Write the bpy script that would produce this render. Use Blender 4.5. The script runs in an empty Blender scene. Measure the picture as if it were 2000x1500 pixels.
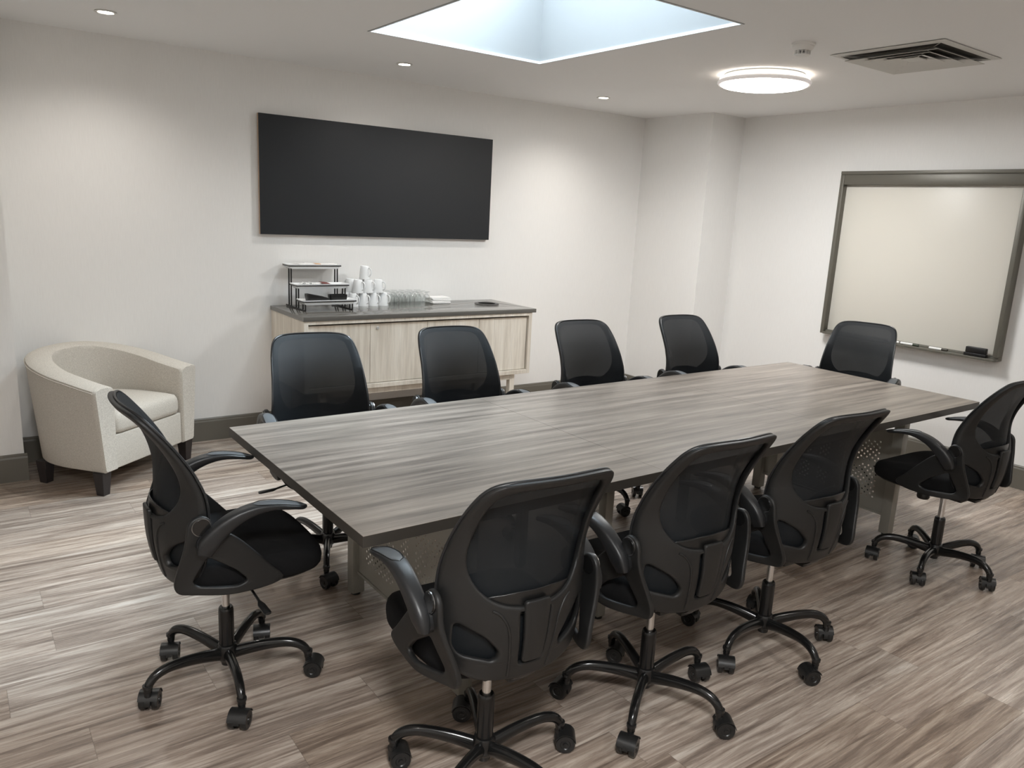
import bpy, bmesh, math, random
from mathutils import Vector, Matrix
PI = math.pi
C = bpy.context.scene.collection
scene = bpy.context.scene

# ------------------------------------------------------------------ camera
def make_camera():
    F, yaw, pitch, roll, h = 1522.167, 0.9375, -0.2163, 0.0512, 1.652
    f = Vector((math.cos(yaw)*math.cos(pitch), math.sin(yaw)*math.cos(pitch), math.sin(pitch)))
    r = Vector((math.sin(yaw), -math.cos(yaw), 0)); u = r.cross(f)
    c, s = math.cos(roll), math.sin(roll)
    r2 = c*r+s*u; u2 = -s*r+c*u
    cd = bpy.data.cameras.new('camera'); co = bpy.data.objects.new('camera', cd); C.objects.link(co)
    m = Matrix((r2, u2, -f)).transposed().to_4x4(); m.translation = (0, 0, h)
    co.matrix_world = m
    cd.sensor_fit = 'HORIZONTAL'; cd.sensor_width = 36; cd.lens = F/2000*36
    cd.clip_start = 0.05; cd.clip_end = 60
    scene.camera = co
make_camera()

# ------------------------------------------------------------------ room numbers
W, H, R = 5.43, 2.556, 5.77          # back wall y, ceiling z, right wall x
XL, YF = -1.7, -1.9                  # left wall x, front wall y (behind the camera)
SX0, SX1, SY0, SY1 = 1.935, 3.095, 2.545, 4.095   # skylight opening
SH = 0.60                             # height of the skylight shaft

# ------------------------------------------------------------------ light
world = bpy.data.worlds.new('world'); scene.world = world; world.use_nodes = True
bg = world.node_tree.nodes['Background']
# overcast sky, brighter toward the veiled sun
SKY, GLOW = 4.1, 44.0
wt = world.node_tree; tc = wt.nodes.new('ShaderNodeTexCoord')
dt = wt.nodes.new('ShaderNodeVectorMath'); dt.operation = 'DOT_PRODUCT'; dt.inputs[1].default_value = Vector((0.60, 0.0, 0.78)).normalized()
wt.links.new(tc.outputs['Generated'], dt.inputs[0])
mxm = wt.nodes.new('ShaderNodeMath'); mxm.operation = 'MAXIMUM'; mxm.inputs[1].default_value = 0.0; wt.links.new(dt.outputs['Value'], mxm.inputs[0])
pw_ = wt.nodes.new('ShaderNodeMath'); pw_.operation = 'POWER'; pw_.inputs[1].default_value = 12.0; wt.links.new(mxm.outputs[0], pw_.inputs[0])
ml = wt.nodes.new('ShaderNodeMath'); ml.operation = 'MULTIPLY_ADD'; ml.inputs[1].default_value = GLOW; ml.inputs[2].default_value = SKY; wt.links.new(pw_.outputs[0], ml.inputs[0])
wt.links.new(ml.outputs[0], bg.inputs[1])
bg.inputs[0].default_value = (0.76, 0.90, 1.0, 1)
for loc, rot, sx, sy in ((((SX0+SX1)/2, (SY0+SY1)/2, H+SH-0.06), (0, 0, 0), SX1-SX0, SY1-SY0),):
    pl = bpy.data.lights.new('sky_portal', 'AREA'); pl.shape = 'RECTANGLE'; pl.size = sx; pl.size_y = sy
    pl.cycles.is_portal = True
    po = bpy.data.objects.new('sky_portal', pl); C.objects.link(po); po.location = loc; po.rotation_euler = rot
vs = scene.view_settings
vs.view_transform = 'Standard'; vs.look = 'None'; vs.gamma = 1.0; vs.use_curve_mapping = False
vs.exposure = 0.98
LAMP_W = 19.5      # flush ceiling lamp
DOWN_W = 21.0       # each downlight

def area(name, loc, size, power, color, shape='DISK', spread=PI, parent=None):
    l = bpy.data.lights.new(name, 'AREA'); l.shape = shape; l.size = size; l.energy = power; l.color = color; l.spread = spread
    o = bpy.data.objects.new(name, l); C.objects.link(o); o.location = loc
    if parent: o.parent = parent
    return o

# ------------------------------------------------------------------ helpers
def mesh_from(bm, name, smooth=None):
    me = bpy.data.meshes.new(name); bm.normal_update(); bm.to_mesh(me); bm.free()
    if smooth is not None:
        me.polygons.foreach_set('use_smooth', [True]*len(me.polygons))
        me.set_sharp_from_angle(angle=math.radians(smooth))
    return me
def obj(name, bm, mat, parent=None, smooth=35, label=None, mats=None):
    me = bm if isinstance(bm, bpy.types.Mesh) else mesh_from(bm, name, smooth)
    for m in (mats or [mat]): me.materials.append(m)
    o = bpy.data.objects.new(name, me); C.objects.link(o)
    if parent: o.parent = parent
    if label: o['label'] = label
    return o
def tag(o, label, cat, group=None, kind=None):
    if label: o['label'] = label
    if cat: o['category'] = cat
    if group: o['group'] = group
    if kind: o['kind'] = kind
    return o
def struct(name, bm, mat, smooth=None, parent=None):
    o = obj(name, bm, mat, parent, smooth)
    if not parent: o['kind'] = 'structure'
    return o
def thing(name, loc, rz, label, cat, group=None):
    o = bpy.data.objects.new(name, None); C.objects.link(o); o.location = loc; o.rotation_euler = (0, 0, rz)
    o.empty_display_size = 0.1
    return tag(o, label, cat, group)
def copy_tree(o, parent=None):
    c = o.copy(); C.objects.link(c)
    if parent: c.parent = parent
    for ch in list(o.children): copy_tree(ch, c)
    return c
def new(): return bmesh.new()
def merge(dst, src):
    me = bpy.data.meshes.new('t'); src.to_mesh(me); src.free(); dst.from_mesh(me); bpy.data.meshes.remove(me); return dst
def box(bm, x0, x1, y0, y1, z0, z1, bev=0, seg=2, mat=None):
    b = new(); bmesh.ops.create_cube(b, size=1)
    for v in b.verts:
        v.co = Vector(((x0+x1)/2+v.co.x*(x1-x0), (y0+y1)/2+v.co.y*(y1-y0), (z0+z1)/2+v.co.z*(z1-z0)))
    if bev: bmesh.ops.bevel(b, geom=b.edges[:], offset=bev, segments=seg, affect='EDGES', profile=0.5)
    if mat is not None:
        for f in b.faces: f.material_index = mat
    return merge(bm, b)
def lathe(bm, prof, n=32, c=(0, 0, 0), axis='Z'):
    """prof: list of (r, z); r=0 closes"""
    rings = []
    def P(r, a, z):
        p = Vector((r*math.cos(a), r*math.sin(a), z))
        if axis == 'Y': p = Vector((p.x, p.z, p.y))
        if axis == 'X': p = Vector((p.z, p.x, p.y))
        return p+Vector(c)
    for r, z in prof:
        if r < 1e-6: rings.append([bm.verts.new(P(0, 0, z))])
        else: rings.append([bm.verts.new(P(r, 2*PI*k/n, z)) for k in range(n)])
    for a, b in zip(rings[:-1], rings[1:]):
        for k in range(n):
            k2 = (k+1) % n
            try:
                if len(a) == 1 and len(b) > 1: bm.faces.new((a[0], b[k], b[k2]))
                elif len(b) == 1 and len(a) > 1: bm.faces.new((a[k], b[0], a[k2]))
                elif len(a) > 1: bm.faces.new((a[k], b[k], b[k2], a[k2]))
            except ValueError: pass
    bmesh.ops.recalc_face_normals(bm, faces=bm.faces[:])
    return bm
def catmull(pts, n=6):
    out = []; P = [Vector(p) for p in pts]
    for i in range(len(P)-1):
        p0 = P[max(i-1, 0)]; p1 = P[i]; p2 = P[i+1]; p3 = P[min(i+2, len(P)-1)]
        for k in range(n):
            t = k/n
            out.append(0.5*((2*p1)+(p2-p0)*t+(2*p0-5*p1+4*p2-p3)*t*t+(3*p1-p0-3*p2+p3)*t**3))
    out.append(P[-1]); return out
def tube(bm, pts, rad, n=12, up=(0, 0, 1), cap=True, closed=False, sq=1.0):
    """rad: number or list of (ra, rb): ra along side, rb along up"""
    P = [Vector(p) for p in pts]; N = len(P); rings = []
    for i, p in enumerate(P):
        if closed: t = (P[(i+1) % N]-P[i-1]).normalized()
        else: t = (P[min(i+1, N-1)]-P[max(i-1, 0)]).normalized()
        u = Vector(up); s = t.cross(u)
        if s.length < 1e-4: s = t.cross(Vector((1, 0, 0)))
        s.normalize(); u = s.cross(t).normalized()
        r = rad if isinstance(rad, (int, float)) else rad[i]
        ra, rb = (r, r) if isinstance(r, (int, float)) else r
        cs_ = [(math.cos(2*PI*(k+0.5)/n), math.sin(2*PI*(k+0.5)/n)) for k in range(n)]
        pw = lambda c: math.copysign(abs(c)**sq, c)
        rings.append([bm.verts.new(p+s*ra*pw(c)+u*rb*pw(d)) for c, d in cs_])
    seq = list(zip(rings[:-1], rings[1:]))
    if closed: seq.append((rings[-1], rings[0]))
    for a, b in seq:
        for k in range(n): bm.faces.new((a[k], a[(k+1) % n], b[(k+1) % n], b[k]))
    if cap and not closed:
        bm.faces.new(rings[0][::-1]); bm.faces.new(rings[-1])
    bmesh.ops.recalc_face_normals(bm, faces=bm.faces[:])
    return bm
def round_poly(pts, r, n=5):
    """round the corners of a closed 2D polygon; r number or list"""
    out = []; N = len(pts)
    for i in range(N):
        p = Vector(pts[i]); a = Vector(pts[i-1]); b = Vector(pts[(i+1) % N])
        rr = r if isinstance(r, (int, float)) else r[i]
        rr = min(rr, (a-p).length*0.49, (b-p).length*0.49)
        if rr < 1e-5: out.append(tuple(p)); continue
        p1 = p+(a-p).normalized()*rr; p2 = p+(b-p).normalized()*rr
        for k in range(n+1):
            t = k/n; q = p1*(1-t)**2+p*2*t*(1-t)+p2*t*t; out.append((q.x, q.y))
    return out
def smooth_closed(pts, n=6):
    P = [Vector(p) for p in pts]; N = len(P); out = []
    for i in range(N):
        p0, p1, p2, p3 = P[i-1], P[i], P[(i+1) % N], P[(i+2) % N]
        for k in range(n):
            t = k/n; q = 0.5*((2*p1)+(p2-p0)*t+(2*p0-5*p1+4*p2-p3)*t*t+(3*p1-p0-3*p2+p3)*t**3)
            out.append((q.x, q.y))
    return out
def flat_shape(loops, half, bev, cuts=None, bres=2):
    """2D outline with holes -> slab in local XY, thickness along Z, rounded rims, cut on a grid so it can be bent"""
    cu = bpy.data.curves.new('c', 'CURVE'); cu.dimensions = '2D'; cu.fill_mode = 'BOTH'
    for lp in loops:
        s = cu.splines.new('POLY'); s.points.add(len(lp)-1)
        for p, q in zip(s.points, lp): p.co = (q[0], q[1], 0, 1)
        s.use_cyclic_u = True
    cu.extrude = max(half-bev, 1e-4); cu.bevel_depth = bev; cu.bevel_resolution = bres; cu.offset = -bev
    o = bpy.data.objects.new('c', cu); me = bpy.data.meshes.new_from_object(o)
    bm = new(); bm.from_mesh(me)
    bpy.data.objects.remove(o); bpy.data.meshes.remove(me); bpy.data.curves.remove(cu)
    bmesh.ops.remove_doubles(bm, verts=bm.verts[:], dist=1e-5)
    if cuts:
        xs, ys = cuts
        for x in xs: bmesh.ops.bisect_plane(bm, geom=bm.verts[:]+bm.edges[:]+bm.faces[:], plane_co=(x, 0, 0), plane_no=(1, 0, 0))
        for y in ys: bmesh.ops.bisect_plane(bm, geom=bm.verts[:]+bm.edges[:]+bm.faces[:], plane_co=(0, y, 0), plane_no=(0, 1, 0))
    return bm
def lerp_tab(tab, x):
    if x <= tab[0][0]: return tab[0][1]
    for (a, va), (b, vb) in zip(tab[:-1], tab[1:]):
        if x <= b:
            t = (x-a)/(b-a); return va+(vb-va)*t
    return tab[-1][1]
def smooth_tab(tab, n=8):
    return [(p.x, p.y) for p in catmull([(a, b, 0) for a, b in tab], n)]
def frange(a, b, s):
    out = []; x = a
    while x <= b+1e-9: out.append(x); x += s
    return out

# ------------------------------------------------------------------ materials
def mat(name, color, rough=0.5, metal=0.0, spec=None, **kw):
    m = bpy.data.materials.new(name); m.use_nodes = True
    b = m.node_tree.nodes['Principled BSDF']
    b.inputs['Base Color'].default_value = (*color, 1); b.inputs['Roughness'].default_value = rough
    b.inputs['Metallic'].default_value = metal
    if spec is not None: b.inputs['Specular IOR Level'].default_value = spec
    for k, v in kw.items(): b.inputs[k].default_value = v
    return m
def srgb(r, g, b):
    f = lambda c: (c/255/12.92) if c/255 <= 0.04045 else ((c/255+0.055)/1.055)**2.4
    return (f(r), f(g), f(b))
class N:
    def __init__(s, m): s.m = m; s.t = m.node_tree; s.b = s.t.nodes['Principled BSDF']
    def n(s, typ, **kw):
        x = s.t.nodes.new(typ)
        for k, v in kw.items():
            if k in x.inputs.keys(): x.inputs[k].default_value = v
            else: setattr(x, k, v)
        return x
    def l(s, a, b): s.t.links.new(a, b)
    def ramp(s, fac, stops):
        r = s.t.nodes.new('ShaderNodeValToRGB'); cr = r.color_ramp
        while len(cr.elements) < len(stops): cr.elements.new(0.5)
        for e, (p, c) in zip(cr.elements, stops): e.position = p; e.color = (*c, 1)
        s.l(fac, r.inputs[0]); return r.outputs[0]
    def mapping(s, scale, loc=(0, 0, 0), rot=(0, 0, 0), src='Object'):
        tc = s.n('ShaderNodeTexCoord'); mp = s.n('ShaderNodeMapping')
        mp.inputs['Scale'].default_value = scale; mp.inputs['Location'].default_value = loc; mp.inputs['Rotation'].default_value = rot
        s.l(tc.outputs[src], mp.inputs[0]); return mp.outputs[0]
    def bump(s, h, strength, dist=0.01):
        b = s.n('ShaderNodeBump'); b.inputs['Strength'].default_value = strength; b.inputs['Distance'].default_value = dist
        s.l(h, b.inputs['Height']); s.l(b.outputs[0], s.b.inputs['Normal'])
    def mix(s, fac, a, b, mode='MIX'):
        x = s.n('ShaderNodeMix', data_type='RGBA', blend_type=mode)
        if isinstance(fac, float): x.inputs[0].default_value = fac
        else: s.l(fac, x.inputs[0])
        for i, v in ((6, a), (7, b)):
            if isinstance(v, tuple): x.inputs[i].default_value = (*v, 1)
            else: s.l(v, x.inputs[i])
        return x.outputs[2]
    def math(s, op, a, b=None):
        x = s.n('ShaderNodeMath', operation=op)
        for i, v in ((0, a), (1, b)):
            if v is None: continue
            if isinstance(v, (int, float)): x.inputs[i].default_value = v
            else: s.l(v, x.inputs[i])
        return x.outputs[0]

def wall_mat():
    m = mat('wall_paint', (0.80, 0.775, 0.74), 0.75, spec=0.3); n = N(m)
    v = n.mapping((90, 90, 4)); t = n.n('ShaderNodeTexNoise', Scale=3.0, Detail=3.0); n.l(v, t.inputs['Vector'])
    n.l(n.ramp(t.outputs[0], [(0.3, (0.81, 0.80, 0.78)), (0.7, (0.84, 0.83, 0.81))]), n.b.inputs['Base Color'])
    n.bump(t.outputs[0], 0.12, 0.001); return m
M_wall = wall_mat()
M_ceil = mat('ceiling_paint', (0.86, 0.86, 0.855), 0.9, spec=0.2)
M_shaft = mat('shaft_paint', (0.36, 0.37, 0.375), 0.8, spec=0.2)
M_bead_lit = mat('bead_lit_edge', (0.88, 0.89, 0.90), 0.5)  # whiter colour imitates the light caught along the opening's edge
M_base = mat('baseboard_paint', srgb(104, 100, 91), 0.45)

def floor_mat():
    m = mat('plank_floor', (0.3, 0.26, 0.22), 0.36, spec=0.5); n = N(m)
    tc = n.n('ShaderNodeTexCoord'); sep = n.n('ShaderNodeSeparateXYZ'); n.l(tc.outputs['Object'], sep.inputs[0])
    X, Y = sep.outputs[0], sep.outputs[1]
    PW, PL = 0.178, 1.22
    row = n.math('FLOOR', n.math('DIVIDE', Y, PW))
    wn = n.n('ShaderNodeTexWhiteNoise', noise_dimensions='1D'); n.l(row, wn.inputs['W'])
    xo = n.math('ADD', X, n.math('MULTIPLY', wn.outputs[0], PL))
    col = n.math('FLOOR', n.math('DIVIDE', xo, PL))
    cid = n.n('ShaderNodeCombineXYZ'); n.l(row, cid.inputs[0]); n.l(col, cid.inputs[1])
    wn2 = n.n('ShaderNodeTexWhiteNoise', noise_dimensions='3D'); n.l(cid.outputs[0], wn2.inputs[0])
    # grain coordinates, offset per plank
    cv = n.n('ShaderNodeCombineXYZ')
    n.l(n.math('ADD', X, n.math('MULTIPLY', wn2.outputs[0], 37.0)), cv.inputs[0]); n.l(Y, cv.inputs[1]); n.l(n.math('MULTIPLY', wn2.outputs[0], 9.0), cv.inputs[2])
    mp = n.n('ShaderNodeMapping'); mp.inputs['Scale'].default_value = (1.1, 19, 1); n.l(cv.outputs[0], mp.inputs[0])
    t1 = n.n('ShaderNodeTexNoise', Scale=1.6, Detail=8.0, Roughness=0.68, Distortion=0.6); n.l(mp.outputs[0], t1.inputs['Vector'])
    mp2 = n.n('ShaderNodeMapping'); mp2.inputs['Scale'].default_value = (2.6, 120, 1); n.l(cv.outputs[0], mp2.inputs[0])
    t2 = n.n('ShaderNodeTexNoise', Scale=1.5, Detail=5.0, Roughness=0.75); n.l(mp2.outputs[0], t2.inputs['Vector'])
    base = n.ramp(t1.outputs[0], [(0.30, srgb(106, 95, 87)), (0.42, srgb(140, 127, 117)), (0.50, srgb(166, 153, 142)), (0.60, srgb(192, 181, 170)), (0.74, srgb(216, 209, 201))])
    fine = n.ramp(t2.outputs[0], [(0.32, (0.42, 0.40, 0.38)), (0.45, (0.90, 0.89, 0.88)), (0.60, (1.08, 1.08, 1.08)), (0.72, (1.55, 1.55, 1.55))])
    c = n.mix(0.62, base, fine, 'MULTIPLY')
    tint = n.ramp(wn2.outputs[0], [(0.0, (0.80, 0.75, 0.70)), (0.3, (0.93, 0.90, 0.88)), (0.6, (1.0, 1.0, 1.0)), (0.85, (1.10, 1.06, 1.03)), (1.0, (1.06, 0.98, 0.90))])
    c = n.mix(1.0, c, tint, 'MULTIPLY')
    # seams
    fy = n.math('FRACT', n.math('DIVIDE', Y, PW)); fx = n.math('FRACT', n.math('DIVIDE', xo, PL))
    sy = n.math('LESS_THAN', n.math('MINIMUM', fy, n.math('SUBTRACT', 1.0, fy)), 0.006)
    sx = n.math('LESS_THAN', n.math('MINIMUM', fx, n.math('SUBTRACT', 1.0, fx)), 0.0010)
    seam = n.math('MAXIMUM', sy, sx)
    c = n.mix(n.math('MULTIPLY', seam, 0.35), c, srgb(60, 50, 42))
    n.l(c, n.b.inputs['Base Color'])
    n.l(n.ramp(t2.outputs[0], [(0.3, (0.34,)*3), (0.7, (0.22,)*3)]), n.b.inputs['Roughness'])
    n.bump(t2.outputs[0], 0.12, 0.001)
    return m
M_floor = floor_mat()

def laminate(name, stops, scale=(1.3, 26, 26), rough=0.3, fine=(4, 190, 190), fstr=0.5, spec=0.5, bumpy=0.05):
    m = mat(name, stops[len(stops)//2][1], rough, spec=spec); n = N(m)
    v = n.mapping(scale); t = n.n('ShaderNodeTexNoise', Scale=1.0, Detail=7.0, Roughness=0.62, Distortion=0.3); n.l(v, t.inputs['Vector'])
    v2 = n.mapping(fine); t2 = n.n('ShaderNodeTexNoise', Scale=1.0, Detail=4.0, Roughness=0.7); n.l(v2, t2.inputs['Vector'])
    c = n.ramp(t.outputs[0], stops)
    f = n.ramp(t2.outputs[0], [(0.3, (0.68,)*3), (0.5, (1.0,)*3), (0.7, (1.18,)*3)])
    n.l(n.mix(fstr, c, f, 'MULTIPLY'), n.b.inputs['Base Color'])
    n.bump(t2.outputs[0], bumpy, 0.001)
    return m
M_top = laminate('table_laminate', [(0.32, srgb(90, 83, 76)), (0.44, srgb(111, 103, 95)), (0.55, srgb(127, 118, 109)), (0.70, srgb(149, 140, 130))], rough=0.30, fstr=0.85, fine=(5, 260, 260))
M_topedge = mat('table_edge_band', srgb(58, 54, 49), 0.45)
M_oak = laminate('pale_oak', [(0.30, srgb(196, 185, 170)), (0.45, srgb(212, 203, 189)), (0.58, srgb(223, 215, 202)), (0.75, srgb(232, 226, 215))], scale=(16, 16, 1.3), fine=(130, 130, 4), rough=0.5, fstr=0.45)
M_counter = mat('counter_grey', srgb(98, 95, 90), 0.12, spec=0.7)
def plastic(name, col, rough, bump=0.15):
    m = mat(name, col, rough, spec=0.45); n = N(m)
    v = n.mapping((1, 1, 1)); t = n.n('ShaderNodeTexNoise', Scale=600.0, Detail=2.0); n.l(v, t.inputs['Vector'])
    n.bump(t.outputs[0], bump, 0.0006); return m
M_plastic = plastic('black_plastic', (0.0095, 0.0095, 0.0094), 0.48)
M_armpl = plastic('arm_plastic', (0.014, 0.0145, 0.0155), 0.40)
M_pad = plastic('arm_pad_sky_sheen', (0.075, 0.082, 0.088), 0.42)  # lightened bluish base puts the skylight's reflection into the pad colour
M_gloss = mat('black_enamel', (0.008, 0.008, 0.008), 0.2, spec=0.5)
M_nickel = mat('nickel', (0.62, 0.61, 0.59), 0.42, 0.5)
M_ringm = mat('grey_ring_metal', (0.28, 0.28, 0.28), 0.3, 1.0)
M_dark2 = mat('lumbar_black', (0.006, 0.006, 0.006), 0.35)
M_wheel = mat('wheel_black', (0.012, 0.012, 0.012), 0.35)
M_chrome = mat('chrome', (0.72, 0.72, 0.72), 0.22, 1.0)
def fabric(name, col, col2, sc=700, rough=0.9, bump=0.5, dist=0.001):
    m = mat(name, col, rough, spec=0.15); n = N(m)
    v = n.mapping((1, 1, 1)); t = n.n('ShaderNodeTexNoise', Scale=float(sc), Detail=3.0, Roughness=0.6); n.l(v, t.inputs['Vector'])
    n.l(n.ramp(t.outputs[0], [(0.35, col2), (0.65, col)]), n.b.inputs['Base Color'])
    n.bump(t.outputs[0], bump, dist); return m
M_seat = fabric('black_seat_fabric', (0.010, 0.010, 0.011), (0.005, 0.005, 0.005))
def mesh_mat():
    m = mat('chair_mesh', (0.0095, 0.0115, 0.0135), 0.6, spec=0.25); n = N(m)  # bluish tint of the base imitates skylight reflected off the mesh
    v = n.mapping((1, 1, 1)); w = n.n('ShaderNodeTexWave', Scale=160.0, bands_direction='Z'); n.l(v, w.inputs['Vector'])
    w.inputs['Distortion'].default_value = 0.5
    n.bump(w.outputs[0], 0.2, 0.0005)
    tr = n.n('ShaderNodeBsdfTransparent'); mx = n.n('ShaderNodeMixShader'); mx.inputs[0].default_value = 0.19
    out = n.t.nodes['Material Output']
    n.l(n.b.outputs[0], mx.inputs[1]); n.l(tr.outputs[0], mx.inputs[2]); n.l(mx.outputs[0], out.inputs[0])
    return m
M_mesh = mesh_mat()
M_metal = mat('warm_grey_metal', srgb(150, 147, 138), 0.4, 0.25)
M_uphol = fabric('beige_upholstery', srgb(214, 208, 198), srgb(178, 172, 162), sc=330, bump=0.35, dist=0.0015)
M_darkwood = mat('dark_wood_leg', srgb(38, 33, 33), 0.4)
M_board = mat('black_board', srgb(34, 36, 39), 0.45, spec=0.35)
M_boardedge = mat('board_wood_edge', srgb(170, 145, 125), 0.6)
M_wbframe = mat('whiteboard_frame', srgb(104, 101, 92), 0.42, 0.2)
M_wb = mat('whiteboard_surface', srgb(218, 214, 204), 0.35, spec=0.3)
M_white = mat('white_ceramic', (0.85, 0.86, 0.86), 0.15)
M_paper = mat('white_paper', (0.86, 0.85, 0.83), 0.8)
M_black = mat('satin_black', (0.012, 0.012, 0.012), 0.35)
M_dark = mat('dark_inside', (0.004, 0.004, 0.004), 0.9)
def glass_mat():
    m = bpy.data.materials.new('drinking_glass'); m.use_nodes = True; t = m.node_tree; t.nodes.remove(t.nodes['Principled BSDF'])
    tr = t.nodes.new('ShaderNodeBsdfTransparent'); tr.inputs[0].default_value = (0.965, 0.98, 0.978, 1)
    gl = t.nodes.new('ShaderNodeBsdfGlossy'); gl.inputs['Roughness'].default_value = 0.02
    lw = t.nodes.new('ShaderNodeLayerWeight'); lw.inputs['Blend'].default_value = 0.22
    mx = t.nodes.new('ShaderNodeMixShader'); t.links.new(lw.outputs['Facing'], mx.inputs[0])
    t.links.new(tr.outputs[0], mx.inputs[1]); t.links.new(gl.outputs[0], mx.inputs[2]); t.links.new(mx.outputs[0], t.nodes['Material Output'].inputs[0]); return m
M_glass = glass_mat()
def pane_mat():
    m = bpy.data.materials.new('skylight_pane'); m.use_nodes = True; t = m.node_tree; t.nodes.remove(t.nodes['Principled BSDF'])
    tr = t.nodes.new('ShaderNodeBsdfTransparent'); gl = t.nodes.new('ShaderNodeBsdfGlossy'); gl.inputs['Roughness'].default_value = 0.05
    mx = t.nodes.new('ShaderNodeMixShader'); mx.inputs[0].default_value = 0.06
    t.links.new(tr.outputs[0], mx.inputs[1]); t.links.new(gl.outputs[0], mx.inputs[2]); t.links.new(mx.outputs[0], t.nodes['Material Output'].inputs[0]); return m
M_pane = pane_mat()
def emit(name, col, s):
    m = bpy.data.materials.new(name); m.use_nodes = True; b = m.node_tree.nodes['Principled BSDF']
    b.inputs['Base Color'].default_value = (*col, 1); b.inputs['Emission Color'].default_value = (*col, 1); b.inputs['Emission Strength'].default_value = s; return m
M_lamp = emit('lamp_diffuser', (1.0, 0.95, 0.88), 9.0)
M_drum = emit('lamp_drum_glow', (1.0, 0.9, 0.76), 26.0)
M_lampring = emit('lamp_ring_glow', (1.0, 0.95, 0.88), 1.1)
M_lamptrim = emit('lamp_trim_glow', (0.66, 0.62, 0.60), 0.22)
M_down = emit('downlight_glow', (1.0, 0.90, 0.76), 18.0)
M_whitep = mat('white_plastic', (0.78, 0.77, 0.74), 0.4)
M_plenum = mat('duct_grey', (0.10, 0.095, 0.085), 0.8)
M_vent = mat('vent_white', (0.62, 0.61, 0.58), 0.5)

# ------------------------------------------------------------------ room
T = 0.12
struct('floor', box(new(), XL-T, R+T, YF-T, W+T, -0.1, 0), M_floor)
b = new()
box(b, XL-T, SX0, YF-T, W+T, H, H+0.25); box(b, SX1, R+T, YF-T, W+T, H, H+0.25)
box(b, SX0, SX1, YF-T, SY0, H, H+0.25); box(b, SX0, SX1, SY1, W+T, H, H+0.25)
struct('ceiling', b, M_ceil)
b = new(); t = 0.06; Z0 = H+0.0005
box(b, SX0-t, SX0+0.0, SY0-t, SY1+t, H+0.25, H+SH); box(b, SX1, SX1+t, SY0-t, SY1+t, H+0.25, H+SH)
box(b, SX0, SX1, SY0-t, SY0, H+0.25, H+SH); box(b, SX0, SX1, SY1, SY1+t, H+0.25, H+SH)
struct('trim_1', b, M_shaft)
# lining of the shaft through the ceiling thickness, with a slim bead whitened to imitate light on the opening's edge
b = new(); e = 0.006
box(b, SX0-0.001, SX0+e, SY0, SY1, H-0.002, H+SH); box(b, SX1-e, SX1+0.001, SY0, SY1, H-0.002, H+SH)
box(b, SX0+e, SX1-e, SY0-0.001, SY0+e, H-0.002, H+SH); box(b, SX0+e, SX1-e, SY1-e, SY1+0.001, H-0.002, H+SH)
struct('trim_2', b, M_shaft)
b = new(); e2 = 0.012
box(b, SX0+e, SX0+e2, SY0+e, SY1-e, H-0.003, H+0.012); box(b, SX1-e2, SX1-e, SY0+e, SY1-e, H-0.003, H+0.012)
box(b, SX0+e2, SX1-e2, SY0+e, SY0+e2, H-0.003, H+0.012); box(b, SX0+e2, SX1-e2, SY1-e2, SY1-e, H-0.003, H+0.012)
struct('trim_3', b, M_bead_lit)
b = new(); box(b, SX0-t, SX1+t, SY0-t, SY1+t, H+SH, H+SH+0.012)
w1 = struct('window_1', b, M_pane)
b = new()
for (x0, x1, y0, y1) in ((SX0-t, SX0+0.03, SY0-t, SY1+t), (SX1-0.03, SX1+t, SY0-t, SY1+t), (SX0+0.03, SX1-0.03, SY0-t, SY0+0.03), (SX0+0.03, SX1-0.03, SY1-0.03, SY1+t)):
    box(b, x0, x1, y0, y1, H+SH+0.012, H+SH+0.05)
obj('window_frame', b, M_whitep, w1, None)
struct('wall_back', box(new(), XL-T, R+T, W, W+T, 0, H), M_wall)
struct('wall_right', box(new(), R, R+T, YF-T, W, 0, H), M_wall)
struct('wall_left', box(new(), XL-T, XL, YF-T, W, 0, H), M_wall)
struct('wall_front', box(new(), XL, R, YF-T, YF, 0, H), M_wall)
PX, PY = 5.349, 4.628      # boxed-in pier in the far corner
JX, JY = 0.28, 5.09        # wall step on the left
struct('wall_corner', box(new(), PX, R, PY, W, 0, H), M_wall)
struct('wall_step', box(new(), XL, JX, JY, W, 0, H), M_wall)
def baseboard(name, p0, p1, nrm):
    """moulding along p0-p1 on a wall face whose normal is nrm"""
    prof = [(0, 0), (0.015, 0), (0.015, 0.135), (0.011, 0.145), (0.011, 0.152), (0.006, 0.160), (0, 0.160)]
    bm = new(); a = [bm.verts.new((p0[0]+nrm[0]*d, p0[1]+nrm[1]*d, z)) for d, z in prof]; c = [bm.verts.new((p1[0]+nrm[0]*d, p1[1]+nrm[1]*d, z)) for d, z in prof]
    n = len(prof)
    for k in range(n): bm.faces.new((a[k], a[(k+1) % n], c[(k+1) % n], c[k]))
    bm.faces.new(a); bm.faces.new(c); bmesh.ops.recalc_face_normals(bm, faces=bm.faces[:])
    return struct(name, bm, M_base)
bt = 0.015
baseboard('baseboard_back', (JX+bt, W), (PX-bt, W), (0, -1))
baseboard('baseboard_right', (R, YF+bt), (R, PY-bt), (-1, 0))
baseboard('baseboard_pier_side', (PX, PY-bt), (PX, W-bt), (-1, 0))
baseboard('baseboard_pier_front', (PX, PY), (R, PY), (0, -1))
baseboard('baseboard_step_front', (XL, JY), (JX+bt, JY), (0, -1))
baseboard('baseboard_step_side', (JX, JY), (JX, W), (1, 0))
baseboard('baseboard_left', (XL, YF), (XL, JY-bt), (1, 0))
baseboard('baseboard_front', (XL+bt, YF), (R-bt, YF), (0, 1))

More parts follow.
